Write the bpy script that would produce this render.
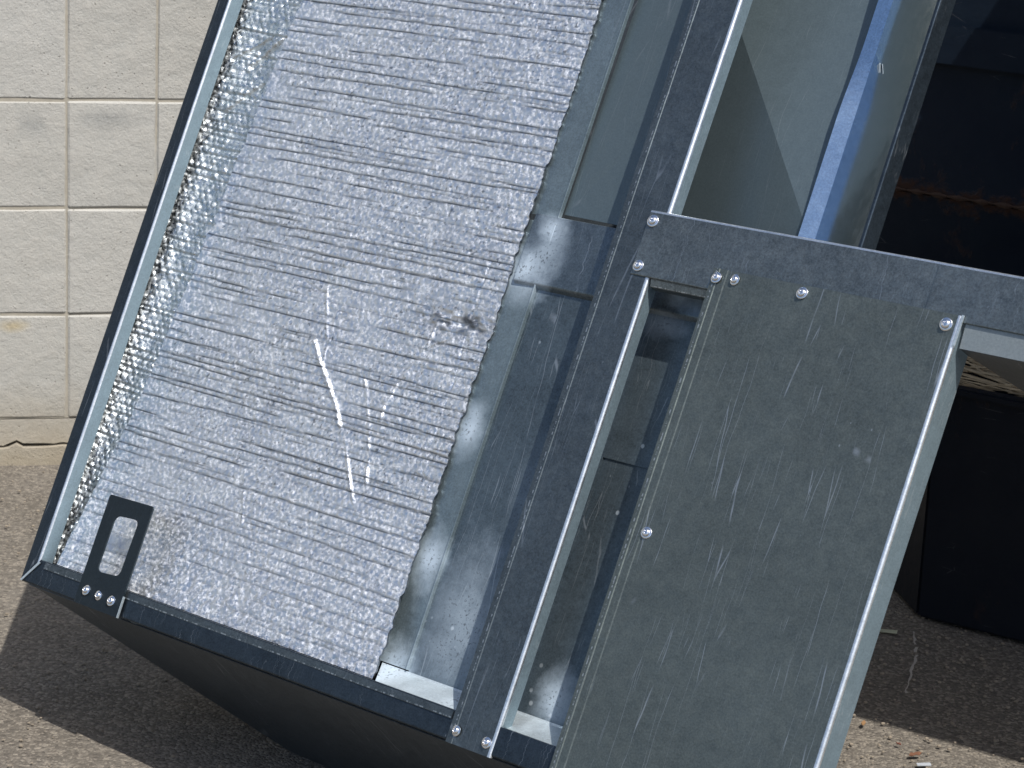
import bpy, bmesh, math, random
import numpy as np
from mathutils import Vector, Matrix
random.seed(7); rng = np.random.default_rng(11)
for o in list(bpy.data.objects): bpy.data.objects.remove(o)
scn = bpy.context.scene; COL = scn.collection

# ------------------------------------------------------------------ camera
PITCH, ROLL = math.radians(15.6), math.radians(2.6)
F = Vector((0, math.cos(PITCH), -math.sin(PITCH))); R0 = Vector((1, 0, 0)); U0 = R0.cross(F)
CR = math.cos(ROLL)*R0 + math.sin(ROLL)*U0; CU = -math.sin(ROLL)*R0 + math.cos(ROLL)*U0
cd = bpy.data.cameras.new('camera'); cam = bpy.data.objects.new('camera', cd); COL.objects.link(cam)
cam.matrix_world = Matrix(((CR.x, CU.x, -F.x, 0), (CR.y, CU.y, -F.y, 0), (CR.z, CU.z, -F.z, 1.41), (0, 0, 0, 1)))
cd.sensor_width = 36; cd.lens = 36*2634/1024; cd.clip_start = .05; cd.clip_end = 500
cd.dof.use_dof = True; cd.dof.focus_distance = 3.1; cd.dof.aperture_fstop = 20
scn.camera = cam
# ------------------------------------------------------------------ sky, sun, exposure
SUN = Vector((.344, -.5, 1)).normalized()
w = bpy.data.worlds.new('World'); scn.world = w; w.use_nodes = True
nt = w.node_tree; bg = nt.nodes['Background']; sky = nt.nodes.new('ShaderNodeTexSky')
sky.sky_type = 'NISHITA'; sky.sun_disc = False
sky.sun_elevation = math.asin(SUN.z); sky.sun_rotation = math.atan2(SUN.x, SUN.y)
sky.altitude = 300; sky.air_density = 1.0; sky.dust_density = 2.6; sky.ozone_density = 1.0
nt.links.new(sky.outputs[0], bg.inputs[0]); bg.inputs[1].default_value = .115
sl = bpy.data.lights.new('sun', 'SUN'); sl.energy = 4.4; sl.angle = math.radians(.5); sl.color = (1, .955, .89)
so = bpy.data.objects.new('sun', sl); COL.objects.link(so); so.rotation_euler = SUN.to_track_quat('Z', 'Y').to_euler()
vs = scn.view_settings; scn.display_settings.display_device = 'sRGB'
vs.view_transform = 'Standard'; vs.look = 'None'; vs.exposure = .12; vs.gamma = 1; vs.use_curve_mapping = False
scn.render.engine = 'CYCLES'

# ------------------------------------------------------------------ node helpers
class NT:
    def __init__(s, name):
        s.m = bpy.data.materials.new(name); s.m.use_nodes = True; s.t = s.m.node_tree
        s.b = s.t.nodes['Principled BSDF']; s.tc = s.t.nodes.new('ShaderNodeTexCoord')
    def n(s, typ, **k):
        nd = s.t.nodes.new(typ)
        for a, v in k.items():
            if a.startswith('i_'):
                key = a[2:]; key = int(key) if key.isdigit() else key.replace('_', ' ')
                s.put(nd.inputs[key], v)
            else: setattr(nd, a, v)
        return nd
    def put(s, sock, v):
        if isinstance(v, bpy.types.NodeSocket): s.t.links.new(v, sock)
        else: sock.default_value = v
    def math(s, op, a, b=0., c=None, clamp=False):
        nd = s.t.nodes.new('ShaderNodeMath'); nd.operation = op; nd.use_clamp = clamp
        s.put(nd.inputs[0], a); s.put(nd.inputs[1], b)
        if c is not None: s.put(nd.inputs[2], c)
        return nd.outputs[0]
    def map(s, v, a, b, c=0., d=1.):
        nd = s.t.nodes.new('ShaderNodeMapRange'); nd.clamp = True
        for k, x in zip(range(5), (v, a, b, c, d)): s.put(nd.inputs[k], x)
        return nd.outputs[0]
    def xf(s, vec, scale=(1, 1, 1), rot=(0, 0, 0), loc=(0, 0, 0)):
        nd = s.t.nodes.new('ShaderNodeMapping'); s.put(nd.inputs['Vector'], vec)
        nd.inputs['Scale'].default_value = scale; nd.inputs['Rotation'].default_value = rot; nd.inputs['Location'].default_value = loc
        return nd.outputs[0]
    def noise(s, vec, scale, detail=3., rough=.55, dist=0.):
        nd = s.t.nodes.new('ShaderNodeTexNoise'); s.put(nd.inputs['Vector'], vec)
        nd.inputs['Scale'].default_value = scale; nd.inputs['Detail'].default_value = detail
        nd.inputs['Roughness'].default_value = rough; nd.inputs['Distortion'].default_value = dist
        return nd.outputs[0]
    def vor(s, vec, scale, feature='F1', out=0):
        nd = s.t.nodes.new('ShaderNodeTexVoronoi'); nd.feature = feature; s.put(nd.inputs['Vector'], vec)
        nd.inputs['Scale'].default_value = scale; return nd.outputs[out]
    def mix(s, f, a, b, blend='MIX'):
        nd = s.t.nodes.new('ShaderNodeMix'); nd.data_type = 'RGBA'; nd.blend_type = blend
        s.put(nd.inputs[0], f); s.put(nd.inputs[6], a); s.put(nd.inputs[7], b); return nd.outputs[2]
    def bump(s, h, dist, strength=1., nrm=None):
        nd = s.t.nodes.new('ShaderNodeBump'); s.put(nd.inputs['Height'], h)
        nd.inputs['Distance'].default_value = dist; nd.inputs['Strength'].default_value = strength
        if nrm is not None: s.put(nd.inputs['Normal'], nrm)
        return nd.outputs[0]
def C4(r, g, b): return (r, g, b, 1)

def galv(name, base, rough=.45, metal=.9, mottle=.22, scratch=.5, spots=(), dash=True, bump=1., seed=0., drops=.0, curved=0.):
    """zinc coated sheet; spots = weld burns / white rust / painted glare as (p,q,radius_p,radius_q,strength) in the frame's own metres"""
    T = NT(name); ob = T.tc.outputs['Object']; ob = T.xf(ob, loc=(seed, seed*.7, 0)) if seed else ob
    raw = T.tc.outputs['Object']
    big = T.noise(ob, 9, 4, .6); mid = T.noise(ob, 70, 5, .65); fine = T.noise(ob, 420, 3, .7)
    sp = T.vor(ob, 190, out=1); spv = T.n('ShaderNodeSeparateColor', i_0=sp).outputs[0]
    k = T.math('ADD', T.math('MULTIPLY', T.math('SUBTRACT', big, .5), mottle*2.0), 1.)
    k = T.math('ADD', k, T.math('MULTIPLY', T.math('SUBTRACT', mid, .5), mottle*1.7))
    k = T.math('ADD', k, T.math('MULTIPLY', T.math('SUBTRACT', fine, .5), mottle*3.4+.35))
    k = T.math('ADD', k, T.math('MULTIPLY', T.math('SUBTRACT', spv, .5), mottle*.45))
    vm = T.t.nodes.new('ShaderNodeVectorMath'); vm.operation = 'SCALE'; vm.inputs[0].default_value = base; T.put(vm.inputs['Scale'], k)
    col = vm.outputs[0]
    # scratches: stretched cells, only where a patchy mask lets them through
    tot = None
    for (rz, sc, st, wd, th) in ((.06, 1., (46, 1.9, 1), .009, .52), (-.10, 1.3, (34, 1.3, 1), .006, .54), (.55, .7, (60, 4, 1), .009, .60), (-.35, 1.1, (50, 1.6, 1), .007, .58)):
        dv = T.mix(.012, ob, T.n('ShaderNodeTexNoise', i_Scale=6.).outputs[1])
        e = T.vor(T.xf(dv, scale=st, rot=(0, 0, rz)), sc, 'DISTANCE_TO_EDGE')
        line = T.map(e, wd*.25, wd, 1, 0)
        msk = T.map(T.noise(T.xf(ob, loc=(rz*9, 3, 1), scale=(1, .6, 1)), 11, 3, .7), th, th+.07)
        l = T.math('MULTIPLY', line, msk); tot = l if tot is None else T.math('MAXIMUM', tot, l)
    # short nicks
    nk = T.vor(T.xf(ob, scale=(1, .7, 1)), 75); nk = T.map(nk, .05, .09, 1, 0)
    nk = T.math('MULTIPLY', nk, T.map(T.noise(ob, 14, 2), .6, .68)); tot = T.math('MAXIMUM', tot, nk)
    tot = T.math('MULTIPLY', tot, scratch)
    col = T.mix(tot, col, C4(.62, .66, .70))
    rg = T.math('ADD', T.math('MULTIPLY', mid, .22), rough-.11)
    rg = T.math('SUBTRACT', rg, T.math('MULTIPLY', tot, .1))
    met = None
    if dash:   # the brake leaves a broken bright line beside each bend; uv.y = distance from the sheet's edge
        u = T.n('ShaderNodeSeparateXYZ', i_0=T.tc.outputs['UV'])
        ln = T.math('SUBTRACT', 1., T.map(T.math('ABSOLUTE', T.math('SUBTRACT', u.outputs[1], .0085)), .0003, .0011))
        ln = T.math('MULTIPLY', ln, T.map(T.noise(T.xf(T.tc.outputs['UV'], scale=(260, 60, 1)), 1, 2), .5, .58))
        col = T.mix(T.math('MULTIPLY', ln, .7), col, C4(.6, .64, .66))
    if drops:
        d = T.vor(ob, 34); d = T.math('MULTIPLY', T.map(d, .07, .11, 1, 0), T.map(T.noise(ob, 17), .5, .56)); col = T.mix(T.math('MULTIPLY', d, drops), col, C4(.6, .66, .7))
    mt = metal
    if spots:
        sx = T.n('ShaderNodeSeparateXYZ', i_0=raw); acc = None
        wob = T.noise(raw, 38, 5, .7); dk = None
        for (p, q, rp, rq, st) in spots:
            dx = T.math('DIVIDE', T.math('SUBTRACT', sx.outputs[0], p*S), rp*S); dy = T.math('DIVIDE', T.math('SUBTRACT', sx.outputs[1], q*S), rq*S)
            d = T.math('SQRT', T.math('ADD', T.math('MULTIPLY', dx, dx), T.math('MULTIPLY', dy, dy)))
            d = T.math('ADD', d, T.math('MULTIPLY', T.math('SUBTRACT', wob, .5), 1.1))
            g = T.math('MULTIPLY', T.map(d, .1, 1.05, 1, 0), st); acc = g if acc is None else T.math('MAXIMUM', acc, g)
            dkk = T.math('MULTIPLY', T.map(d, .0, .7, 1, 0), T.map(T.noise(raw, 260, 3, .6), .57, .64)); dk = dkk if dk is None else T.math('MAXIMUM', dk, dkk)
        col = T.mix(acc, col, C4(.50, .60, .70)); col = T.mix(T.math('MULTIPLY', dk, .8), col, C4(.03, .035, .045))
        mt = T.math('SUBTRACT', metal, T.math('MULTIPLY', acc, .75)); rg = T.math('ADD', rg, T.math('MULTIPLY', acc, .15))
    T.put(T.b.inputs['Base Color'], col); T.put(T.b.inputs['Metallic'], mt); T.put(T.b.inputs['Roughness'], rg)
    h = T.math('ADD', T.math('MULTIPLY', big, 3.), T.math('ADD', mid, T.math('MULTIPLY', fine, .35)))
    T.put(T.b.inputs['Normal'], T.bump(h, .0006*bump, .35))
    return T.m

def plain(name, base, rough=.6, metal=0., nscale=30., var=.25, bumpd=.001):
    T = NT(name); ob = T.tc.outputs['Object']; n1 = T.noise(ob, nscale, 6, .65)
    a = tuple(x*(1-var) for x in base); b = tuple(min(1, x*(1+var)) for x in base)
    T.put(T.b.inputs['Base Color'], T.mix(n1, C4(*a), C4(*b))); T.b.inputs['Metallic'].default_value = metal
    T.put(T.b.inputs['Roughness'], T.math('ADD', T.math('MULTIPLY', n1, .2), rough-.1))
    T.put(T.b.inputs['Normal'], T.bump(n1, bumpd, .4)); return T.m

# ------------------------------------------------------------------ object helpers
def link(name, me, parent=None, mat=None, smooth=False):
    o = bpy.data.objects.new(name, me); COL.objects.link(o)
    if mat: me.materials.append(mat)
    if parent: o.parent = parent
    if smooth: me.shade_smooth()
    return o
def empty(name, M=None, loc=None):
    o = bpy.data.objects.new(name, None); o.empty_display_size = .1; COL.objects.link(o)
    if M is not None: o.matrix_world = M
    if loc is not None: o.location = loc
    return o
def tag(o, label=None, cat=None, group=None, kind=None):
    for k, v in (('label', label), ('category', cat), ('group', group), ('kind', kind)):
        if v: o[k] = v
    return o
def mesh(name, V, Fc, uv=None):
    me = bpy.data.meshes.new(name); me.from_pydata([tuple(v) for v in V], [], Fc); me.update()
    if uv is not None:
        l = me.uv_layers.new(name='UVMap')
        for i, lp in enumerate(me.loops): l.data[i].uv = uv[lp.vertex_index]
    return me
def boxmesh(name, x0, x1, y0, y1, z0, z1, bev=0., seg=2):
    bm = bmesh.new(); bmesh.ops.create_cube(bm, size=1)
    for v in bm.verts: v.co = ((x0+x1)/2+v.co.x*(x1-x0), (y0+y1)/2+v.co.y*(y1-y0), (z0+z1)/2+v.co.z*(z1-z0))
    if bev: bmesh.ops.bevel(bm, geom=bm.edges[:], offset=bev, segments=seg, affect='EDGES', profile=.6)
    me = bpy.data.meshes.new(name); bm.to_mesh(me); bm.free(); return me

# the frame's own axes: a along its bottom edge, v up its face, n out of its face
S = .9604; C0 = Vector((-.6359, 3.2654, .1999))
A = Vector((.74362733, -.66779501, .03268364)); Vv = Vector((.27392806, .34889831, .89623289)); N = A.cross(Vv)
MF = Matrix(((A.x, Vv.x, N.x, C0.x), (A.y, Vv.y, N.y, C0.y), (A.z, Vv.z, N.z, C0.z), (0, 0, 0, 1)))

BENDS = set()
def bend(path, r, k=6):
    """round the inner corners of a 2D polyline: path items (x, w[, radius])"""
    out = [Vector(path[0][:2])]; FL = set()
    for i in range(1, len(path)-1):
        a, b, c = (Vector(path[j][:2]) for j in (i-1, i, i+1)); rr = path[i][2] if len(path[i]) > 2 else r
        if rr <= 0: out.append(b); continue
        d1 = (a-b); d2 = (c-b); t = min(rr, d1.length*.48, d2.length*.48); d1.normalize(); d2.normalize()
        for j in range(k+1):
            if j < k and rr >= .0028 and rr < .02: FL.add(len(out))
            u = j/k; out.append((b+d1*t)*(1-u)**2 + b*2*u*(1-u) + (b+d2*t)*u*u)
    out.append(Vector(path[-1][:2])); BENDS.clear(); BENDS.update(FL); return out
def strip(name, path, e0, e1, mat, parent, axis='q', r=.0035, th=.0016, segs=10, side=1, wave=.0006, shear=0., edge=0., glint=False, ret=None):
    """folded sheet: profile in (p,w) pulled along q, or in (q,w) pulled along p"""
    P = bend(path, r); n = len(P); FLG = set(BENDS); BQ = []
    nr = []
    for i in range(n):
        d = (P[min(i+1, n-1)]-P[max(i-1, 0)]).normalized(); nr.append(Vector((d.y, -d.x))*side)
    back = [P[i]+nr[i]*th for i in range(n)]
    dist = [0]
    for i in range(1, n): dist.append(dist[-1]+(P[i]-P[i-1]).length)
    f0 = e0 if callable(e0) else (lambda x, w: e0); f1 = e1 if callable(e1) else (lambda x, w: e1)
    V, uv, Fc = [], [], []
    ph = random.uniform(0, 6)
    for s in range(segs+1):
        for L, lay in ((P, 0), (back, 1)):
            for i in range(n):
                x, w_ = P[i]; a0, a1 = f0(x, w_), f1(x, w_); t = a0+(a1-a0)*s/segs
                x, w_ = L[i]; w_ += wave*math.sin(t*7+ph)*(1 if w_ > -.02 else .5); x += shear*t
                V.append(((x, t, w_) if axis == 'q' else (t, x, w_))); uv.append((t, dist[i]+edge))
    V = [tuple(c*S for c in v) for v in V]
    st = 2*n
    for s in range(segs):
        for i in range(n-1):
            a = s*st+i; BQ.append(len(Fc)) if i in FLG else None; Fc.append((a, a+1, a+1+st, a+st)); b = a+n; Fc.append((b+1, b, b+st, b+1+st))
        for i in (0, n-1):
            a = s*st+i; Fc.append((a, a+st, a+n+st, a+n))
    for s in (0, segs):
        for i in range(n-1):
            a = s*st+i; Fc.append((a, a+n, a+n+1, a+1))
    me = mesh(name, V, Fc, uv)
    if glint:
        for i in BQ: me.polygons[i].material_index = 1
    if ret is not None:       # return beyond the bend takes a lighter zinc, its sunlight put into colour
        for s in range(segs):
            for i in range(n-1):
                if (P[i]+P[i+1])[1]/2 < ret and (i not in FLG or not glint): me.polygons[s*2*n+2*i].material_index = 2
    bm = bmesh.new(); bm.from_mesh(me); bmesh.ops.recalc_face_normals(bm, faces=bm.faces[:]); bm.to_mesh(me); bm.free()
    o = link(name, me, parent, mat)
    if glint: me.materials.append(m_bend); me.materials.append(m_ret)
    me.shade_smooth(); me.set_sharp_from_angle(angle=math.radians(38)); return o
def plate(name, pts, mat, parent, th=.0015, bev=0.):
    """flat or warped polygon given in frame metres, with thickness away from the viewer side"""
    P = [Vector(p)*S for p in pts]; nn = Vector((0, 0, 0))
    for i in range(len(P)):
        a, b = P[i], P[(i+1) % len(P)]; nn += a.cross(b)
    nn.normalize(); k = len(P)
    V = P+[p-nn*th*S for p in P]; Fc = [tuple(range(k)), tuple(range(2*k-1, k-1, -1))]+[(i, i+k, (i+1) % k+k, (i+1) % k) for i in range(k)]
    me = mesh(name, V, Fc, [(0, 1)]*len(V)); bm = bmesh.new(); bm.from_mesh(me)
    bmesh.ops.recalc_face_normals(bm, faces=bm.faces[:]); bm.to_mesh(me); bm.free()
    return link(name, me, parent, mat)

# ================================================================== SETTING
# ---- ground
def ground_mat():
    T = NT('worn_asphalt'); ob = T.tc.outputs['Object']
    big = T.noise(ob, 2.2, 5, .6); mid = T.noise(ob, 26, 4, .6); st = T.vor(ob, 230, out=1); stv = T.n('ShaderNodeSeparateColor', i_0=st).outputs[0]
    sd = T.vor(ob, 230); fine = T.noise(ob, 600, 3, .7)
    c = T.mix(T.map(big, .35, .65), C4(.150, .134, .112), C4(.207, .189, .163))
    c = T.mix(T.map(mid, .3, .7), T.mix(.35, c, C4(.1, .085, .07)), c)
    c = T.mix(T.map(stv, .55, 1.0, 0, .65), c, C4(.36, .32, .265)); c = T.mix(T.map(stv, .35, .0, 0, .55), c, C4(.07, .062, .055))
    c = T.mix(T.map(fine, .45, .75, 0, .35), c, C4(.09, .08, .07))
    T.put(T.b.inputs['Base Color'], c); T.b.inputs['Roughness'].default_value = .9; T.b.inputs['Specular IOR Level'].default_value = .25
    h = T.math('ADD', T.math('MULTIPLY', T.math('SUBTRACT', 1., sd), .9), T.math('ADD', T.math('MULTIPLY', mid, 2.), T.math('MULTIPLY', fine, .4)))
    T.put(T.b.inputs['Normal'], T.bump(h, .0035, .8)); return T.m
gm = ground_mat()
gx = np.concatenate([[-60, -20, -6], np.linspace(-2, 2.4, 111), [6, 20, 60]]); gy = np.concatenate([[-60, -20, 0], np.linspace(2.0, 6, 101), [12, 30, 60]])
GV, GF = [], []
for j, y in enumerate(gy):
    for i, x in enumerate(gx):
        z = .0022*math.sin(x*3.1+1.3*math.sin(y*2.3))+.002*math.sin(y*4.7+x*2.1)+random.uniform(-.0007, .0007)
        GV.append((x, y, z if abs(x) < 3 and 1 < y < 7 else 0))
for j in range(len(gy)-1):
    for i in range(len(gx)-1):
        a = j*len(gx)+i; GF.append((a, a+1, a+1+len(gx), a+len(gx)))
g = link('ground', mesh('ground', GV, GF), None, gm, True); tag(g, kind='structure', label='worn brown grey asphalt ground with fine stones')

# ---- block wall
t = math.radians(12.5); WO = Vector((-.8854, 4.3748, 0)); WS = Vector((math.cos(t), math.sin(t), 0)); WN = Vector((math.sin(t), -math.cos(t), 0))
MW = Matrix(((WS.x, -WN.x, 0, WO.x), (WS.y, -WN.y, 0, WO.y), (0, 0, 1, 0), (0, 0, 0, 1)))   # x along wall, y into wall
wall = empty('block_wall', MW); tag(wall, 'painted grey concrete block wall with stacked square scored blocks, behind the sheet metal frame', 'wall')
def block_mat():
    T = NT('painted_block'); ob = T.tc.outputs['Object']; oi = T.n('ShaderNodeObjectInfo')
    pos = T.n('ShaderNodeVectorMath', operation='ADD', i_0=ob, i_1=oi.outputs['Location']).outputs[0]
    pos2 = T.n('ShaderNodeNewGeometry').outputs['Position']
    big = T.noise(pos2, 3.2, 5, .65); mid = T.noise(pos2, 34, 5, .7); fine = T.noise(pos2, 300, 3, .75)
    c = T.mix(T.map(big, .3, .7), C4(.395, .392, .362), C4(.48, .477, .447)); c = T.mix(T.map(mid, .35, .7, 0, .5), c, C4(.52, .50, .455))
    c = T.mix(T.map(oi.outputs['Random'], 0, 1, 0, .3), c, C4(.52, .52, .50))
    pit = T.map(T.vor(T.xf(pos2, scale=(1, 1, 1.2)), 85), .06, .14, 1, 0); pit = T.math('MULTIPLY', pit, T.map(T.noise(pos2, 22, 3), .5, .58))
    c = T.mix(T.math('MULTIPLY', pit, .6), c, C4(.2, .18, .15)); c = T.mix(T.map(fine, .5, .75, 0, .3), c, C4(.38, .36, .32))
    # grey scuffs at fixed places of the wall, tan stain near its foot
    sx = T.n('ShaderNodeSeparateXYZ', i_0=pos2)
    for (P, rx, rz, st, cc) in (((-.70, .61), .075, .022, .5, C4(.22, .23, .23)), ((-.83, .60), .03, .03, .4, C4(.24, .25, .25)), ((-.86, .25), .03, .013, .5, C4(.5, .38, .16))):
        dx = T.math('DIVIDE', T.math('SUBTRACT', sx.outputs[0], P[0]), rx); dz = T.math('DIVIDE', T.math('SUBTRACT', sx.outputs[2], P[1]), rz)
        d = T.math('SQRT', T.math('ADD', T.math('MULTIPLY', dx, dx), T.math('MULTIPLY', dz, dz)))
        d = T.math('ADD', d, T.math('MULTIPLY', T.math('SUBTRACT', mid, .5), .8)); c = T.mix(T.map(d, .1, 1.1, st, 0), c, cc)
    low = T.map(T.math('ADD', sx.outputs[2], T.math('MULTIPLY', T.math('SUBTRACT', big, .5), .2)), .0, .15, .85, 0); c = T.mix(low, c, C4(.34, .29, .21))
    T.put(T.b.inputs['Base Color'], c); T.b.inputs['Roughness'].default_value = .88
    h = T.math('ADD', T.math('MULTIPLY', mid, 1.6), T.math('SUBTRACT', T.math('MULTIPLY', fine, .6), T.math('MULTIPLY', pit, 1.5)))
    T.put(T.b.inputs['Normal'], T.bump(h, .0028, .7)); return T.m
bmat = block_mat()
mort = plain('mortar', (.39, .36, .30), .9, 0, 60, .25, .003)
ROW, COLW = .1865, .302; J = .0036
def block_mesh(seed):
    """one scored block, its face cut by an upright groove; irregular arrises"""
    rd = random.Random(seed); W2, H2 = (COLW-J)/2, (ROW-J*.7)/2
    xs = [-W2, -W2+.003, -.07, -.0034, -.0012, .0012, .0034, .07, W2-.003, W2]; dz = [.0022, 0, 0, 0, .0030, .0030, 0, 0, 0, .0022]
    zs = [-H2, -H2+.0035, -H2*.5, 0, H2*.5, H2-.003, H2]; ez = [.004, .0003, 0, 0, 0, 0, .003]
    V, Fc = [], []
    for j, z in enumerate(zs):
        for i, x in enumerate(xs):
            V.append((x+rd.uniform(-.0006, .0006), max(dz[i], ez[j])+rd.uniform(-.0006, .0006), z+rd.uniform(-.0009, .0009)))
    nx, nz = len(xs), len(zs)
    for j in range(nz-1):
        for i in range(nx-1): a = j*nx+i; Fc.append((a, a+1, a+1+nx, a+nx))
    b = len(V)
    V += [(-W2, .09, -H2), (W2, .09, -H2), (W2, .09, H2), (-W2, .09, H2)]
    Fc += [tuple([b, b+1]+[nx-1-i for i in range(nx)]), tuple([b+2, b+3]+[(nz-1)*nx+i for i in range(nx)]),
           tuple([b+3, b]+[j*nx for j in range(nz)]), tuple([b+1, b+2]+[(nz-1-j)*nx+nx-1 for j in range(nz)]), (b, b+3, b+2, b+1)]
    me = mesh('block', V, Fc); me.materials.append(bmat); return me
variants = [block_mesh(i) for i in range(7)]
z0 = .083
for r_ in range(11):
    for c_ in range(-9, 13):
        o = bpy.data.objects.new('block', random.choice(variants)); COL.objects.link(o); o.parent = wall
        o.location = (.116+COLW*(c_+.5), random.uniform(-.0008, .0008), z0+ROW*(r_+.5)); o.rotation_euler = (random.uniform(-.002, .002), random.uniform(-.003, .003), random.uniform(-.003, .003))
link('mortar_bed', boxmesh('mortar_bed', -2.7, 4.05, .0024, .08, z0+.0005, z0+ROW*11), wall, mort)
# bottom course and footing, parted by a jagged crack
def jag(zb, amp, seed):
    rd = random.Random(seed); pts = []; x = -2.7; z = zb
    while x < 4.05:
        pts.append((x, z)); x += rd.uniform(.006, .02); z = zb+(z-zb)*.7+rd.uniform(-amp, amp)
    pts.append((4.05, zb)); return pts
crk = jag(.036, .0055, 5); rdj = random.Random(9); crk = [(x, z-.011*math.exp(-((x-.0)/.03)**2)*0+ (.009*math.exp(-((x-.03)/.012)**2))) for x, z in crk]
def slab(name, lo, hi, yf, mat):
    n = len(lo); V = []
    for (x, z), (x2, z2) in zip(lo, hi): V += [(x, yf, z), (x, yf, z2), (x, .09, z2), (x, .09, z)]
    Fc = []
    for i in range(n-1):
        a = 4*i; Fc += [(a, a+4, a+5, a+1), (a+1, a+5, a+6, a+2), (a+3, a+2, a+6, a+7), (a, a+3, a+7, a+4)]
    Fc += [(0, 1, 2, 3), (4*n-4, 4*n-1, 4*n-2, 4*n-3)]
    return link(name, mesh(name, V, Fc), wall, mat)
slab('base_course', [(x, z+rdj.uniform(.0030, .0062)) for x, z in crk], [(x, z0-.0015) for x, z in crk], .001, bmat)
slab('footing', [(x, -.05) for x, z in crk], [(x, z-.0005) for x, z in crk], -.007, bmat)

# ---- dark bin and container, right of the frame
BO = Vector((.636, 3.808, 0)); BF = Vector((.845, -.535, 0)).normalized(); BG = Vector((-BF.y, BF.x, 0))
MB = Matrix(((BF.x, BG.x, 0, BO.x), (BF.y, BG.y, 0, BO.y), (0, 0, 1, 0), (0, 0, 0, 1)))
def dark_paint(name, base, rustline=None):
    T = NT(name); ob = T.tc.outputs['Object']; n1 = T.noise(ob, 7, 5, .65); n2 = T.noise(ob, 60, 5, .7)
    c = T.mix(T.map(n1, .35, .7), C4(*base), C4(base[0]*1.9, base[1]*1.6, base[2]*1.3))
    rm = T.math('MULTIPLY', T.map(T.noise(T.xf(ob, scale=(1, 1, .45)), 16, 5, .75), .60, .68), T.map(n2, .35, .6))
    if rustline is not None:
        z = T.n('ShaderNodeSeparateXYZ', i_0=ob).outputs[2]
        d = T.math('ABSOLUTE', T.math('SUBTRACT', z, rustline)); d = T.math('SUBTRACT', d, T.math('MULTIPLY', T.math('SUBTRACT', T.noise(ob, 22, 5, .7), .5), .15))
        rm = T.math('MAXIMUM', T.math('MULTIPLY', rm, .7), T.map(d, -.002, .02, 1, 0))
    else: rm = T.math('MULTIPLY', rm, .35)
    c = T.mix(rm, c, T.mix(n2, C4(.030, .015, .010), C4(.06, .030, .02)))
    e = T.vor(T.xf(ob, scale=(2, 2, 9), rot=(.2, .5, 0)), 2.2, 'DISTANCE_TO_EDGE'); sc = T.math('MULTIPLY', T.map(e, .001, .005, 1, 0), T.map(n1, .55, .62)); c = T.mix(T.math('MULTIPLY', sc, .35), c, C4(.2, .2, .2))
    T.put(T.b.inputs['Base Color'], c); T.put(T.b.inputs['Roughness'], T.math('ADD', T.math('MULTIPLY', n2, .25), T.math('ADD', .35, T.math('MULTIPLY', rm, .3))))
    T.b.inputs['Specular IOR Level'].default_value = .22
    T.put(T.b.inputs['Normal'], T.bump(T.math('ADD', n1, T.math('MULTIPLY', rm, .6)), .006, .4)); return T.m
dk1 = dark_paint('black_bin_paint', (.006, .009, .016)); dk2 = dark_paint('navy_container_paint', (.005, .011, .023), .585)
binr = empty('low_steel_bin', MB); tag(binr, 'low black steel bin holding dry brush, on the ground right of the frame', 'bin')
def prism(name, poly, z0_, z1_, mat, parent, bev=.004):
    bm = bmesh.new(); lo = [bm.verts.new((x, y, z0_)) for x, y in poly]; hi = [bm.verts.new((x, y, z1_)) for x, y in poly]; n = len(poly)
    bm.faces.new(lo[::-1]); bm.faces.new(hi)
    for i in range(n): bm.faces.new((lo[i], lo[(i+1) % n], hi[(i+1) % n], hi[i]))
    bmesh.ops.recalc_face_normals(bm, faces=bm.faces[:])
    if bev: bmesh.ops.bevel(bm, geom=bm.edges[:], offset=bev, segments=2, affect='EDGES')
    me = bpy.data.meshes.new(name); bm.to_mesh(me); bm.free(); return link(name, me, parent, mat)
Lf = (-.088, .095)   # the flared left end of the bin
prism('front_panel', [(0, 0), (1.3, 0), (1.3, .012), (.004, .012)],   .006, .372, dk1, binr)
prism('side_panel', [(0.0, .003), (.010, .013), (Lf[0]+.01, Lf[1]), (-.11, .20), (-.12, .20), Lf],   .006, .372, dk1, binr)
prism('back_panel', [(-.12, .24), (1.3, .24), (1.3, .252), (-.12, .252)],   .006, .372, dk1, binr)
prism('side_panel', [(1.3, 0), (1.312, 0), (1.312, .252), (1.3, .252)],   .006, .372, dk1, binr)
prism('bin_floor', [(-.1, .2), (0.012, .014), (1.3, .014), (1.3, .24), (-.1, .24)], .02, .032, dk1, binr)
prism('top_rim', [(-.006, -.010), (1.31, -.010), (1.31, .014), (.0, .014)], .366, .379, dk1, binr, .003)
# dry brush
bm = bmesh.new()
for i in range(430):
    L = random.uniform(.12, .42); c = Vector((random.uniform(-.02, 1.2), random.uniform(.02, .22), random.uniform(.345, .388)))
    th = random.gauss(.12, .16); ph = random.gauss(0, .28); d = Vector((math.cos(th)*math.cos(ph), math.sin(ph), -math.sin(th)*.6)); d.normalize()
    u = d.cross(Vector((0, 0, 1))).normalized(); q_ = d.cross(u); rr = random.uniform(.0009, .0024); bow = random.uniform(-.012, .012)
    rings = []
    for k in range(4):
        s_ = (k/3-.5)*L; ctr = c+d*s_+q_*bow*(1-(2*k/3-1)**2)
        if ctr.x < -.06: ctr.x = -.06
        rings.append([bm.verts.new(ctr+(u*math.cos(a_)+q_*math.sin(a_))*rr*(1-.2*k)) for a_ in (0, 2.1, 4.2)])
    for k in range(3):
        for j in range(3): bm.faces.new((rings[k][j], rings[k][(j+1) % 3], rings[k+1][(j+1) % 3], rings[k+1][j]))
me = bpy.data.meshes.new('dry_brush'); bm.to_mesh(me); bm.free()
br = link('dry_brush', me, None, plain('dry_stalks', (.50, .39, .24), .8, 0, 45, .5)); br.matrix_world = MB
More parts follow.
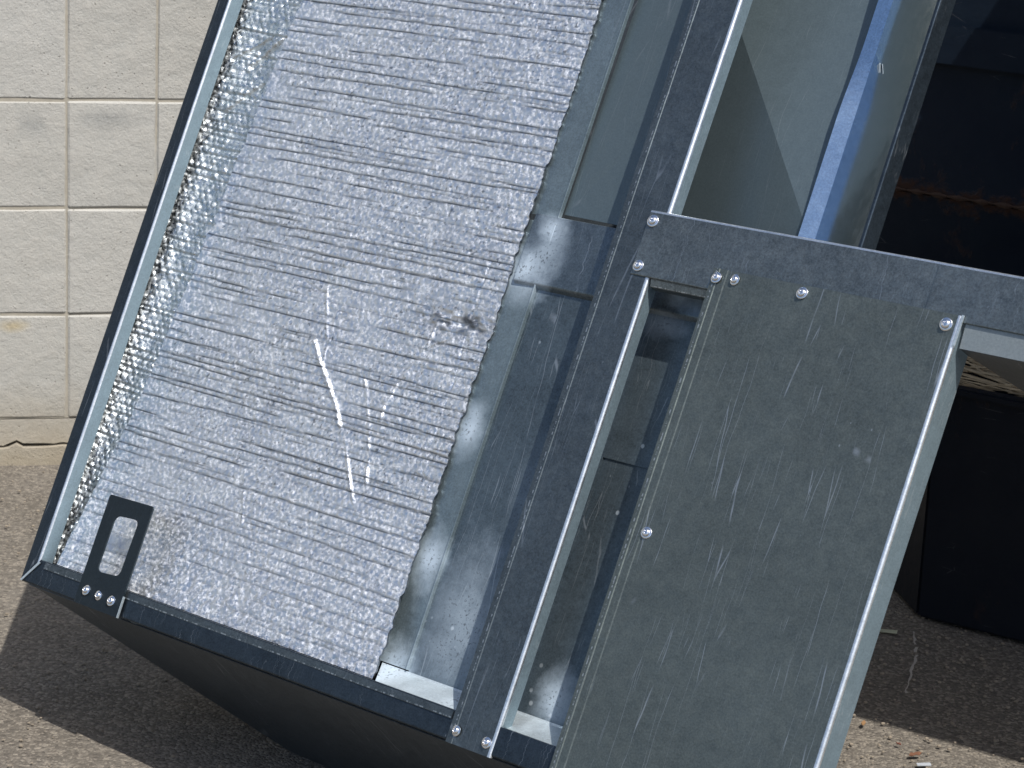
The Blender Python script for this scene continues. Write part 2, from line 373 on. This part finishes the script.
tag(br, 'pale brown dry brush stalks heaped in the low black bin', 'brush', kind='stuff')
# container behind
con = empty('waste_container', MB); tag(con, 'tall dark navy steel container with a rusty welded seam, behind the bin', 'container')
def prof_prism(name, prof, x0, x1, mat, parent):
    bm = bmesh.new(); a_ = [bm.verts.new((x0, y, z)) for y, z in prof]; b_ = [bm.verts.new((x1, y, z)) for y, z in prof]; n = len(prof)
    bm.faces.new(a_); bm.faces.new(b_[::-1])
    for i in range(n): bm.faces.new((a_[i], b_[i], b_[(i+1) % n], a_[(i+1) % n]))
    bmesh.ops.recalc_face_normals(bm, faces=bm.faces[:]); bmesh.ops.bevel(bm, geom=bm.edges[:], offset=.003, segments=2, affect='EDGES')
    me = bpy.data.meshes.new(name); bm.to_mesh(me); bm.free(); return link(name, me, parent, mat)
prof_prism('lower_panel', [(.52, .02), (.36, .585), (.372, .588), (.532, .02)], -.5, 2.2, dk2, con)
prof_prism('upper_panel', [(.357, .585), (.357, 1.35), (.369, 1.35), (.369, .585)], -.5, 2.2, dk2, con)
prof_prism('stiffener', [(.335, .80), (.357, .806), (.357, .86), (.335, .866)], -.5, 2.2, dk2, con)
prof_prism('back_panel', [(.62, .02), (.62, 1.35), (.632, 1.35), (.632, .02)], -.5, 2.2, dk2, con)
for x_ in (-.5, 2.188): prof_prism('end_panel', [(.534, .02), (.374, .588), (.371, 1.35), (.62, 1.35), (.62, .02)], x_, x_+.012, dk2, con)
prof_prism('floor_panel', [(.534, .02), (.534, .032), (.62, .032), (.62, .02)], -.48, 2.18, dk2, con)
# rust bead
bm = bmesh.new(); n = 260
prev = None
for i in range(n+1):
    x = -.49+2.67*i/n; r_ = .0035+.002*math.sin(i*1.7)+random.uniform(-.0008, .0008); ring = [bm.verts.new((x, .355+math.cos(a)*r_, .587+math.sin(a)*r_)) for a in (2, 3, 4, 5)]
    if prev:
        for j in range(3): bm.faces.new((prev[j], prev[j+1], ring[j+1], ring[j]))
    prev = ring
me = bpy.data.meshes.new('weld_bead'); bm.to_mesh(me); bm.free(); link('weld_bead', me, con, plain('rust', (.05, .027, .017), .9, 0, 90, .5))
# added unseen panel overhead, placed to shade the ground and container
prof_prism('shade_panel', [(-.73, 1.352), (-.73, 1.372), (.365, 1.372), (.365, 1.352)], .15, 2.2, dk2, con)

# ================================================================== THE FRAME
fr = empty('sheet_metal_frame', MF)
tag(fr, 'tilted galvanised duct frame lined at left with silver foil, grey cover panel at right', 'duct frame')
slate = (.19, .235, .275); cool = (.24, .30, .34)
m_bend = galv('bend_highlight', (.80, .84, .87), .42, 1., .12, .3, dash=False, seed=12., bump=.4)  # lighter zinc copy, the sun's highlight put into the bends' colour
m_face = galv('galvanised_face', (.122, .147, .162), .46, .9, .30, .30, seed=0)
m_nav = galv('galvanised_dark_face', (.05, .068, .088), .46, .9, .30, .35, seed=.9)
m_bar = galv('galvanised_bar', (.185, .213, .222), .46, .9, .34, .35, seed=1.7)
m_pan = galv('galvanised_cover', (.152, .177, .170), .5, .85, .22, .5)
m_ret = galv('galvanised_return_lit', (.185, .250, .290), .5, .45, .14, .2, dash=False, seed=2.2)
SP = [(.647, .364, .03, .045, .9), (.653, .196, .035, .05, .9), (.655, .055, .05, .05, .9), (.672, .63, .03, .03, .9), (.655, .575, .05, .05, .95), (.90, .60, .03, .04, .95), (.905, .085, .035, .045, .8), (.785, .05, .03, .03, .5), (.735, .13, .08, .13, .5), (.77, .30, .03, .10, .15), (.885, .545, .04, .02, .5)]  # the broad low one paints glare on the back sheet
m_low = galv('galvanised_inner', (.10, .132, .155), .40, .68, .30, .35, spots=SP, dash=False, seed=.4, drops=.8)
m_str = galv('galvanised_inner_strip', (.215, .275, .305), .40, .72, .20, .3, spots=SP, dash=False, seed=5.)
m_lip = galv('galvanised_lip', (.27, .31, .325), .5, .5, .08, .1, dash=False, seed=2.9)
m_rib = galv('galvanised_rib', (.14, .175, .20), .36, .8, .28, .3, spots=SP+[(.905, .612, .07, .05, 1.), (.675, .60, .045, .05, .6)], dash=False, seed=4.4)
m_sill = galv('galvanised_sill', (.60, .68, .72), .45, .7, .12, .1, spots=SP, dash=False, seed=6.)
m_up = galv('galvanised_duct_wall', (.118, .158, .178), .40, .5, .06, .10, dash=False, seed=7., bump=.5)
m_mir = galv('galvanised_bright_side', (.62, .66, .68), .13, 1., .04, .05, dash=False, seed=8., bump=.25)
m_out = galv('galvanised_outside', (.10, .118, .135), .5, .7, .2, .2, dash=False, seed=9.)
TOP = 1.15
# left flange, mitred at its foot
strip('side_flange', [(0, -.06), (0, 0, .002), (.0255, 0, .0029), (.0255, -.0235)], lambda x, w: (x*.98 if w > -.03 else 0)+.0005, TOP, m_nav, fr, shear=-.016, r=.003, glint=True, ret=-.002)
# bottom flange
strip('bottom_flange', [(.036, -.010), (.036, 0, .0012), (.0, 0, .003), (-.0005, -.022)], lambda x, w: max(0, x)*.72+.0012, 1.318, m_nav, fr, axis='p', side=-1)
strip('hem', [(.0345, .0004), (.0345, .0010, .0002), (.0255, .0010, .0002), (.025, .0004)], .04, .81, m_face, fr, axis='p', side=-1, th=.0004, r=.0002)
plate('corner_miter', [(.001, .001, .0014), (.0045, .0005, .0014), (.030, .0315, .0016), (.026, .0325, .0016)], m_sill, fr, .001)
# middle flange: hem on its left edge, bright bend and return on its right
mf = strip('middle_flange', [(.8135, .0004), (.8135, .0026, .0003), (.8225, .0026, .0004), (.8235, .0016, .0004), (.884, .0016, .0045), (.884, -.019)], lambda x, w: -.002 if w > -.004 else .037, TOP, m_face, fr, glint=True, ret=-.002)
# crossbar over it
strip('cross_bar', [(.6675, -.024), (.6675, .0042, .003), (.5865, .0042, .002), (.5865, -.004)], .857, 1.269, m_bar, fr, axis='p', side=-1, r=.003, glint=True, wave=.0003)
strip('cross_bar', [(.6675, -.024), (.6670, .0062, .003), (.6055, .0062, .001), (.6050, .0035)], 1.264, 1.75, m_bar, fr, axis='p', side=-1, r=.003, glint=True, wave=.0003)
strip('lower_lip', [(.6060, .0036), (.6040, .0034, .001), (.5785, .0010)], 1.3165, 1.75, m_lip, fr, axis='p', side=-1, r=.001)
strip('lower_lip', [(.5783, .0006), (.5765, -.018, .002), (.5745, -.165)], 1.3165, 1.75, m_out, fr, axis='p', side=-1, r=.002)
strip('bar_lip', [(.5860, .0022), (.5855, .0014, .001), (.5770, -.0010, .001), (.5755, -.012)], .888, .979, m_bar, fr, axis='p', side=-1, r=.001)
# cover panel
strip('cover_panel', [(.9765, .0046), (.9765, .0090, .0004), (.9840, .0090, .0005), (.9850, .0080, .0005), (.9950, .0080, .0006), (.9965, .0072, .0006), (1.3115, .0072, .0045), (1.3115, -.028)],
      lambda x, w: -.012, lambda x, w: .6125 if w > -.003 else .578, m_pan, fr, segs=24, wave=.0004, glint=True, ret=.001)
plate('turned_edge', [(1.3105, .5785, .0074), (1.3135, .5785, .0074), (1.3150, .613, .009), (1.3125, .613, .009)], m_sill, fr, .002)
# inner sheets of the lower bays and the bays above
strip('inner_strip', [(.585, -.0535), (.6745, -.0505, .0005), (.6752, -.0475, .0005), (.6770, -.0475, .0005), (.6775, -.0530)], .060, .640, m_str, fr, r=.0005, th=.0008)
strip('inner_strip', [(.585, -.0535), (.6745, -.0505, .0005), (.6752, -.0475, .0005), (.6770, -.0475, .0005), (.6775, -.0530)], .648, TOP, m_str, fr, r=.0005, th=.0008)
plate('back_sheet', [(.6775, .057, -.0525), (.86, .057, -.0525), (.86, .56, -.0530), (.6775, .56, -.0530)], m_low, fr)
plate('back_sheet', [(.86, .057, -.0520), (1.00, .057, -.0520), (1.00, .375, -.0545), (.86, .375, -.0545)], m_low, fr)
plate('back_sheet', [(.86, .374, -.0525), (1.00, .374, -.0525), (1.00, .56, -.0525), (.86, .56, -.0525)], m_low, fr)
strip('sill', [(.0585, -.0512), (.0560, -.0500, .001), (.0355, -.0105, .001), (.0345, -.0105)], lambda x, w: .6345+(.0500+w)*.86, 1.0, m_sill, fr, axis='p', side=-1, r=.001, th=.0008)
strip('cross_rib', [(.649, -.054), (.649, -.0485, .002), (.560, -.0465, .003), (.5545, -.054)], .640, 1.02, m_rib, fr, axis='p', side=-1, r=.002)
# upper middle bay: duct wall with a diagonal crease
cr0, cr1, cr2 = (.6775, .655, -.056), (.83, .855, -.050), (.83 , 1.15, -.050)
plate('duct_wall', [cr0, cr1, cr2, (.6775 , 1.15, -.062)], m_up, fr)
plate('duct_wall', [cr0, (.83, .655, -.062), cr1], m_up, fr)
# upper right bay: duct wall folded along a diagonal, then the channel and the bright side
A0, A1, A2 = (.785, .971, -.10), (1.013, .690, -.10), (1.003, .690, -.10)
d0 = (.60, 1.2, -.10)
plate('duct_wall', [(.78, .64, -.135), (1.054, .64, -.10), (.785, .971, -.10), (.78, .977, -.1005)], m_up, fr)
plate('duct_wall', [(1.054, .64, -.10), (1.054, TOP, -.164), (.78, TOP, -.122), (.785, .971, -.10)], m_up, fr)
m_fac = galv('galvanised_channel', (.50, .64, .78), .22, 1., .1, .1, dash=False, seed=4., bump=.4)  # blue base puts the sky's reflection into the colour
CV, CF = [], []; CQ = np.linspace(.64, TOP, 40)      # its narrow face slowly twists towards the top
for q in CQ:
    u = min(1, max(0, (q-.84)/.10)); u = u*u*(3-2*u); wt = -.092-.0062*u
    for p_, w_ in ((1.0015, -.17), (1.0020, wt), (1.0210, -.101), (1.0210, -.103)): CV.append((p_*S, q*S, w_*S))
for k in range(39):
    for i in range(3): a = 4*k+i; CF.append((a, a+1, a+5, a+4))
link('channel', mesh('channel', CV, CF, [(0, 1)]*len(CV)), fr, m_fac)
strip('bright_side', [(1.0205, -.1015), (1.0213, -.0996, .0005), (1.152, -.002)], .64, TOP, m_mir, fr, r=.0005, th=.0015, segs=24, wave=.0006)
plate('dent', [(1.040, .905, -.0835), (1.052, .893, -.0735), (1.056, .893, -.0705), (1.046, .907, -.0785)], m_sill, fr, .0008)
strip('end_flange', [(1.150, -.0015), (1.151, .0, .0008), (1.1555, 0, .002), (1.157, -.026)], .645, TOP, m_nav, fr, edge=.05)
# the duct body behind the face
for nm, pts in (('side_wall', [(.0, .0, -.0605), (-.0208 , 1.15, -.0605), (.10 , 1.15, -.40), (.10, .05, -.40)]),
    ('hopper_corner', [(.0, -.001, -.018), (.200, -.0015, -.018), (.50, -.16, -.42), (.10, .05, -.40)]), ('hopper_corner', [(.0, -.001, -.018), (.10, .05, -.40), (.0, .02, -.0605)]),
    ('hopper_bottom', [(.200, -.0015, -.018), (1.310, -.0015, -.018), (.84, -.16, -.42), (.50, -.16, -.42)]),
    ('hopper_rear', [(.50, -.16, -.42), (.84, -.16, -.42), (.76 , 1.15, -.42), (.1 , 1.15, -.40), (.1, .05, -.40)]),
    ('hopper_end', [(1.306, .0, -.034), (.84, -.16, -.42), (.82, .575, -.42), (1.306, .575, -.034)]),
    ('hopper_end', [(1.152, .645, -.026), (.82, .575, -.42), (.76 , 1.15, -.42), (1.152 , 1.15, -.026)]), ('hopper_end', [(1.306, .575, -.034), (.82, .575, -.42), (1.152, .645, -.026)])):
    plate(nm, pts, m_out, fr)

# pull handle tab: rounded plate with a rounded slot
def rrect(pts, r, k=5):
    out = []; n = len(pts)
    for i in range(n):
        a, b, c = (Vector(pts[j % n]) for j in (i-1, i, i+1)); d1 = (a-b).normalized(); d2 = (c-b).normalized()
        for j in range(k+1): u = j/k; out.append((b+d1*r)*(1-u)**2+b*2*u*(1-u)+(b+d2*r)*u*u)
    return out
outer = rrect([(.125, -.0015), (.2150, -.0015), (.2125, .152), (.1235, .150)], .004); inner = rrect([(.1480, .047), (.1935, .050), (.1945, .1285), (.1475, .1255)], .010)
n = len(outer); V = [(p.x*S, p.y*S, z*S) for z in (.0062, .0038) for L in (outer, inner) for p in L]
Fc = []
for i in range(n):
    j = (i+1) % n; Fc += [(i, j, n+j, n+i), (2*n+j, 2*n+i, 3*n+i, 3*n+j), (i, 2*n+i, 2*n+j, j), (n+j, 3*n+j, 3*n+i, n+i)]
me = mesh('handle_tab', V, Fc, [(0, 1)]*len(V)); bm = bmesh.new(); bm.from_mesh(me); bmesh.ops.recalc_face_normals(bm, faces=bm.faces[:]); bm.to_mesh(me); bm.free()
m_tab = galv('dark_tab_metal', (.026, .038, .048), .5, .7, .15, .12, dash=False, seed=11.)
tb = link('handle_tab', me, fr, m_tab); tag(tb, 'dark slotted tab screwed to the lower left corner')
plate('tab_edge', [(.2150, -.0018, .0068), (.2165, -.0018, .0068), (.2155, .0275, .0068), (.2142, .0275, .0068)], m_sill, tb, .003)

# screws: washer, domed head with a socket
def screw_mesh():
    prof = [(.0072, .0), (.0072, .0009), (.0064, .0015), (.0050, .0015), (.0050, .0026), (.0046, .0036), (.0036, .0044), (.0024, .0047), (.0021, .0044), (.0017, .0028), (0, .0027)]
    n = 20; V, Fc = [], []
    for r_, z in prof[:-1]:
        for i in range(n): a = 2*math.pi*i/n; V.append((r_*math.cos(a), r_*math.sin(a), z))
    V.append((0, 0, .0027))
    for k in range(len(prof)-2):
        for i in range(n): j = (i+1) % n; Fc.append((k*n+i, k*n+j, (k+1)*n+j, (k+1)*n+i))
    k = len(prof)-2
    for i in range(n): Fc.append((k*n+i, k*n+(i+1) % n, len(V)-1))
    me = mesh('screw', V, Fc); me.shade_smooth(); me.set_sharp_from_angle(angle=math.radians(40)); return me
sm = screw_mesh(); T = NT('bright_zinc_screw'); T.b.inputs['Base Color'].default_value = C4(.86, .88, .92); T.b.inputs['Metallic'].default_value = 1.; T.b.inputs['Roughness'].default_value = .2; sm.materials.append(T.m)
for (p, q, w_) in ((1.002, .297, .0073), (.865, .654, .0043), (.865, .598, .0043), (.984, .601, .0090), (1.009, .603, .0073), (1.104, .603, .0073), (1.296, .600, .0073), (.825, .014, .0026), (.873, .013, .0017), (.1420, .0185, .0062), (.1680, .0175, .0062), (.1950, .0165, .0062), (1.002, -.004, .0073)):
    o = bpy.data.objects.new('screw', sm); COL.objects.link(o); o.parent = fr; o.location = (p*S, q*S, w_*S); o.rotation_euler = (random.uniform(-.12, .12), random.uniform(-.12, .12), random.uniform(0, 3)); sc = random.uniform(.86, 1.0); o.scale = (sc, sc, sc)

# ------------------------------------------------------------------ foil bubble insulation, wrinkles as relief plus painted crease shade
def foil_mat(name, tint, r0, bumpd, quilt=False):
    T = NT(name); ob = T.tc.outputs['Object']; n1 = T.noise(ob, 160, 4, .65); n2 = T.noise(ob, 34, 4, .6); n3 = T.noise(ob, 700, 3, .7)
    T.put(T.b.inputs['Base Color'], T.mix(T.map(n2, .35, .7), C4(*tint), C4(tint[0]*.84, tint[1]*.85, tint[2]*.88)))
    T.b.inputs['Metallic'].default_value = 1.
    T.put(T.b.inputs['Roughness'], T.math('ADD', T.math('MULTIPLY', T.map(T.noise(ob, 210, 3, .7), .40, .62), .42), r0))
    fv = T.vor(ob, 150 if not quilt else 110, 'SMOOTH_F1')
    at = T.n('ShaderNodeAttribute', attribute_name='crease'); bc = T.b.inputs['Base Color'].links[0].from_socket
    T.put(T.b.inputs['Base Color'], T.mix(at.outputs['Fac'], bc, C4(.03, .045, .065)))  # shade of the creases is painted into the base colour
    h = T.math('ADD', T.math('MULTIPLY', n1, 1.), T.math('ADD', T.math('MULTIPLY', fv, .9), T.math('MULTIPLY', n3, .40)))
    T.put(T.b.inputs['Normal'], T.bump(h, bumpd, .7)); return T.m
def smooth_noise(P, Q, fp, fq, seed):
    r_ = np.random.default_rng(seed); G = r_.random((256, 256)); x = P*fp; y = Q*fq; xi = np.floor(x).astype(int); yi = np.floor(y).astype(int); fx = x-xi; fy = y-yi
    fx = fx*fx*(3-2*fx); fy = fy*fy*(3-2*fy)
    g = lambda a, b: G[a % 256, b % 256]
    return (g(xi, yi)*(1-fx)+g(xi+1, yi)*fx)*(1-fy)+(g(xi, yi+1)*(1-fx)+g(xi+1, yi+1)*fx)*fy-.5
def seg_dist(P, Q, pts):
    best = np.full(P.shape, 9.)
    for (x0, y0), (x1, y1) in zip(pts, pts[1:]):
        dx, dy = x1-x0, y1-y0; t_ = np.clip(((P-x0)*dx+(Q-y0)*dy)/(dx*dx+dy*dy), 0, 1); best = np.minimum(best, np.hypot(P-x0-t_*dx, Q-y0-t_*dy))
    return best
QN = np.array([.072, .138, .243, .363, .549, .661, .887, 1.3]); QP = np.array([.039, .043, .053, .066, .079, .086, .101, .125])
def border(q): return np.interp(q, QN, QP)+.0022*np.interp(q, np.linspace(0, 1.3, 150), np.random.default_rng(77).normal(0, 1, 150))*np.clip(q*2, .2, 1)
def bubbles(P, Q, pitch, amp, seed):
    r_ = np.random.default_rng(seed); row = np.round(Q/(pitch*.866)).astype(int); best = np.full(P.shape, 9.); val = np.zeros(P.shape)
    tab = r_.random((512, 512))
    for dr in (-1, 0, 1):
        rr = row+dr; cy = rr*pitch*.866; off = (rr % 2)*.5*pitch; cx = np.round((P-off)/pitch); k = cx.astype(int); cxx = cx*pitch+off
        d = np.hypot(P-cxx, Q-cy)/(pitch*.5); am = tab[k % 512, rr % 512]; m = d < best; best = np.where(m, d, best); val = np.where(m, am, val)
    e = np.clip((1.0-best)/.30, 0, 1); return amp*(.1+.9*val)*(e*e*(3-2*e))*(1-.15*best*best)
def creases(P, Q, qs, seed, wd=.0013, dep=.0009):
    r_ = np.random.default_rng(seed); H = np.zeros(P.shape); CRS = np.zeros(P.shape)
    for i, q0 in enumerate(qs):
        ph = r_.random(4)*6; drift = r_.normal(0, .008)
        line = q0+drift*(P-.35)+.0008*np.sin(P*9+ph[0])+.0004*np.sin(P*31+ph[1])+.00035*np.sin(P*120+ph[2])
        am = np.clip(.6+.7*np.sin(P*r_.uniform(4, 16)+ph[3])+.35*np.sin(P*r_.uniform(30, 60)+ph[2])+.3*r_.random(), .05, 1.)
        d = (Q-line)
        CRS = np.maximum(CRS, np.clip(am*1.5-.1, 0, 1)*np.exp(-((d+.0002)/(wd*.78))**2))
        H -= dep*am*np.exp(-(d/wd)**2); H += dep*.35*am*np.exp(-((d-.003)/.0028)**2)
    creases.mask = CRS
    return H
def grid_obj(name, P, Q, Wz, mat, parent, back=.004, crease=None):
    nj, ni = P.shape; V = np.stack([P, Q, Wz], -1).reshape(-1, 3)*S
    idx = np.arange(nj*ni).reshape(nj, ni); Fq = np.stack([idx[:-1, :-1], idx[:-1, 1:], idx[1:, 1:], idx[1:, :-1]], -1).reshape(-1, 4)
    # cut edge down the right side: a thin ragged band of the core
    e = V.reshape(nj, ni, 3)[:, -1].copy(); e2 = e.copy(); e2[:, 2] = e[:, 2]-back*S; e2[:, 0] -= .001; b = len(V); e0_ = e.copy(); e0_[:, 2] -= .0001; V = np.vstack([V, e2, e0_]); eb = np.arange(nj)+b; et = eb+nj
    Fe = np.stack([et[:-1], eb[:-1], eb[1:], et[1:]], -1); Fq = np.vstack([Fq, Fe])
    me = bpy.data.meshes.new(name); me.vertices.add(len(V)); me.vertices.foreach_set('co', V.ravel()); me.loops.add(Fq.size); me.loops.foreach_set('vertex_index', Fq.ravel().astype(np.int32))
    me.polygons.add(len(Fq)); me.polygons.foreach_set('loop_start', np.arange(len(Fq), dtype=np.int32)*4); me.polygons.foreach_set('loop_total', np.full(len(Fq), 4, dtype=np.int32))
    me.update(calc_edges=True); me.validate()
    if crease is not None:
        at = me.attributes.new('crease', 'FLOAT', 'POINT'); at.data.foreach_set('value', np.concatenate([crease.ravel(), np.full(len(V)-nj*ni, .8)]).astype(np.float32))  # cut edge darkened in colour too, for its edge shadow
    return link(name, me, parent, mat, True)
q0, q1 = .0365, 1.14; nq = int((q1-q0)/.00165); npp = 365
qv = np.linspace(q0, q1, nq)[:, None]; tt = np.linspace(0, 1, npp)[None, :]
rag = .0007*np.interp(qv, np.linspace(0, 1.3, 420), rng.normal(0, 1, 420))+.0013*np.interp(qv, np.linspace(0, 1.3, 140), rng.normal(0, 1, 140))
rise = .027*np.clip((.36-qv)/.325, 0, 1)**2; Pl = border(qv); Pr = .632+rag+.86*rise
P = Pl+(Pr-Pl)*tt; Q = np.repeat(qv, npp, 1)
qs = []; x = .05
while x < q1: qs.append(x); x += rng.choice([.009, .013, .016, .019])*rng.uniform(.85, 1.15)
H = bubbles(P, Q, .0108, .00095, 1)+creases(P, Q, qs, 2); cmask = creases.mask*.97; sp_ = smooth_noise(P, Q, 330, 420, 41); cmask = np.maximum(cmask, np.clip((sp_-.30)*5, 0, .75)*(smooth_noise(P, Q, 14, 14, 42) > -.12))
H += .0030*smooth_noise(P, Q, 9, 12, 3)+.0004*smooth_noise(P, Q, 45, 70, 4)+.00015*smooth_noise(P, Q, 150, 190, 5)
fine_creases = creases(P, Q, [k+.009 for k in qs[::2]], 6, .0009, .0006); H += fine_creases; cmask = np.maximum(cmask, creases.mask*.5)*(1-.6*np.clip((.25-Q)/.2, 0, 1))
for pts, am, wd in (([(.345, .425), (.362, .405), (.395, .375), (.425, .345), (.440, .325)], .0042, .0022), ([(.452, .315), (.478, .276), (.508, .235)], .003, .0018), ([(.453, .393), (.49, .33), (.508, .289), (.521, .245)], .0024, .0016),
                    ([(.540, .488), (.537, .456), (.51, .397), (.5, .35)], .0026, .0018), ([(.331, .50), (.352, .455), (.364, .432)], .0018, .0016), ([(.365, .47), (.372, .40)], .0014, .0012), ([(.28, .50), (.33, .49), (.36, .51)], -.0016, .0016),
                    ([(.57, .47), (.53, .44), (.50, .40)], -.0018, .0014), ([(.30, .24), (.32, .20), (.335, .17)], .0018, .0013), ([(.595, .58), (.592, .50), (.60, .42), (.597, .33)], -.0012, .0014)):
    jit = .003*smooth_noise(P, Q, 60, 60, int(am*1e6) % 97); d = seg_dist(P+jit, Q-jit, pts); H += am*.85*np.exp(-(d/(wd*.78))**2)*np.clip(1.1+2.0*smooth_noise(P, Q, 70, 70, 8), 0, 1.5)
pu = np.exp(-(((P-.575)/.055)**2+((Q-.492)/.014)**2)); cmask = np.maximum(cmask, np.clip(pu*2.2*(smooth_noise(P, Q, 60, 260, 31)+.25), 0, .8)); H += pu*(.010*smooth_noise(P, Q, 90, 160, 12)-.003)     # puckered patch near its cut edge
lo = np.clip((.22-Q)/.2, 0, 1); H = H*(1-.35*lo)+lo*.0019*smooth_noise(P, Q, 120, 120, 15)+lo*.0009*smooth_noise(P, Q, 260, 240, 16)
W_ = -.0475+H; fade = np.clip(tt/.03, 0, 1)
W_ = W_*fade+(-.0475+.0020)*(1-fade)
# it rises a little onto the sill at its foot
W_ = W_+rise
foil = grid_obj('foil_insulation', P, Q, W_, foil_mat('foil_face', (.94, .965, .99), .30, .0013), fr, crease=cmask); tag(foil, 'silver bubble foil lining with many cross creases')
# edge fold between the side flange's return and the back
nf = 62; tt = np.linspace(0, 1, nf)[None, :]; Pl = .0125-.016*qv; Pr = border(qv)+.002; P = Pl+(Pr-Pl)*tt; Q = np.repeat(qv, nf, 1)
base = -.031+(-.0475+.031)*tt+rise*tt
H = bubbles(P*1.0, Q, .0095, .0019, 21)+creases(P, Q, qs, 22, .0014, .0022)+.004*smooth_noise(P, Q, 40, 22, 23)+.0018*smooth_noise(P, Q, 140, 110, 24)
for pts, am in (([(.019, .782), (.07, .824)], -.006), ([(.051, .777), (.097, .827)], -.007), ([(.058, .733), (.082, .756)], -.005), ([(.03, .70), (.06, .735)], -.004)):
    d = seg_dist(P, Q, pts); H += am*np.exp(-(d/.0022)**2)
env = np.clip(np.minimum(tt, 1-tt)/.06, 0, 1); W2 = base+H*env-.004*np.sin(tt*math.pi)
lo = np.clip(1-(Q-.0365)/.030, 0, 1)**1.3; pass
ff = grid_obj('foil_edge_fold', P, Q, W2, foil_mat('foil_fold', (.70, .745, .76), .22, .0016, True), fr); tag(ff, 'quilted foil turned up along the left flange')  # same foil, its darker tint standing in for dark reflections

# ---- small litter on the ground
def litter(name, label, cat, x, y, size, col, rz, shape):
    V = [(px*size, py*size, .0015+h*size) for px, py, h in shape]; k = len(V)
    V2 = [(a, b, c-.0012) for a, b, c in V]; Fc = [tuple(range(k)), tuple(range(2*k-1, k-1, -1))]+[(i, i+k, (i+1) % k+k, (i+1) % k) for i in range(k)]
    bm = bmesh.new(); me0 = mesh(name, V+V2, Fc); bm.from_mesh(me0); bmesh.ops.recalc_face_normals(bm, faces=bm.faces[:]); bmesh.ops.triangulate(bm, faces=[f for f in bm.faces if len(f.verts) > 4]); bm.to_mesh(me0); bm.free()
    o = link(name, me0, None, plain(name+'_material', col, .8, 0, 60, .35)); o.location = (x, y, .004); o.rotation_euler = (0, 0, rz); tag(o, label, cat); return o
leafshape = [(-1, 0, .1), (-.5, .38, .3), (.1, .5, .12), (.7, .25, .35), (1.2, .05, .2), (.6, -.3, .05), (0, -.42, .3), (-.6, -.3, .1)]
flat = [(-1, -.3, 0), (.9, -.45, .02), (1, .35, .05), (-.9, .4, .02)]
litter('wood_chip', 'pale green grey flat chip on the shaded ground beside the cover panel', 'chip', .585, 3.74, .014, (.45, .46, .33), -.1, flat)
litter('leaf', 'rust brown curled leaf on the sunlit strip of ground, nearest the photo bottom', 'leaf', .562, 3.275, .009, (.17, .075, .04), .4, leafshape)
litter('leaf', 'small orange brown leaf at the left end of the sunlit strip of ground', 'leaf', .505, 3.375, .007, (.25, .14, .06), 1.2, leafshape)
litter('leaf', 'small red brown leaf on the sunlit strip beside the larger curled leaf', 'leaf', .545, 3.31, .005, (.16, .06, .04), 2.2, leafshape)
litter('pebble', 'small blue grey flat stone at the bottom edge of the sunlit strip', 'stone', .57, 3.245, .010, (.4, .43, .47), .2, flat)
# loose grit, too many to count
bm = bmesh.new()
for i in range(1500):
    x, y = (random.uniform(.42, 1.0), random.uniform(3.15, 3.85)) if i % 2 else (random.uniform(-1.0, -.1), random.uniform(3.0, 4.35))
    r_ = random.choice((.0012, .0015, .002, .003)); ret = bmesh.ops.create_icosphere(bm, subdivisions=1, radius=r_)
    for v_ in ret['verts']: v_.co = Vector((v_.co.x*random.uniform(.8, 1.3)+x, v_.co.y+y, v_.co.z*.7+.003))
me = bpy.data.meshes.new('grit'); bm.to_mesh(me); bm.free(); gr = link('grit', me, None, plain('grit_stone', (.26, .22, .17), .9, 0, 4, .6)); tag(gr, 'loose brown and grey grit scattered on the asphalt', 'grit', kind='stuff')
# a thin filled crack in the ground
V, Fc = [], []; k = 0
for i in range(26):
    t_ = i/25; x = .622-.04*t_+random.uniform(-.002, .002)+.006*math.sin(t_*5); y = 3.74-.27*t_; wd = random.uniform(.0006, .0026)
    V += [(x-wd, y, .0065), (x+wd, y, .0065)]
for i in range(25):
    if random.random() < .8: Fc.append((2*i, 2*i+1, 2*i+3, 2*i+2))
ck = link('crack_filler', mesh('crack_filler', V, Fc), None, plain('pale_filler', (.40, .37, .33), .9)); tag(ck, kind='structure')
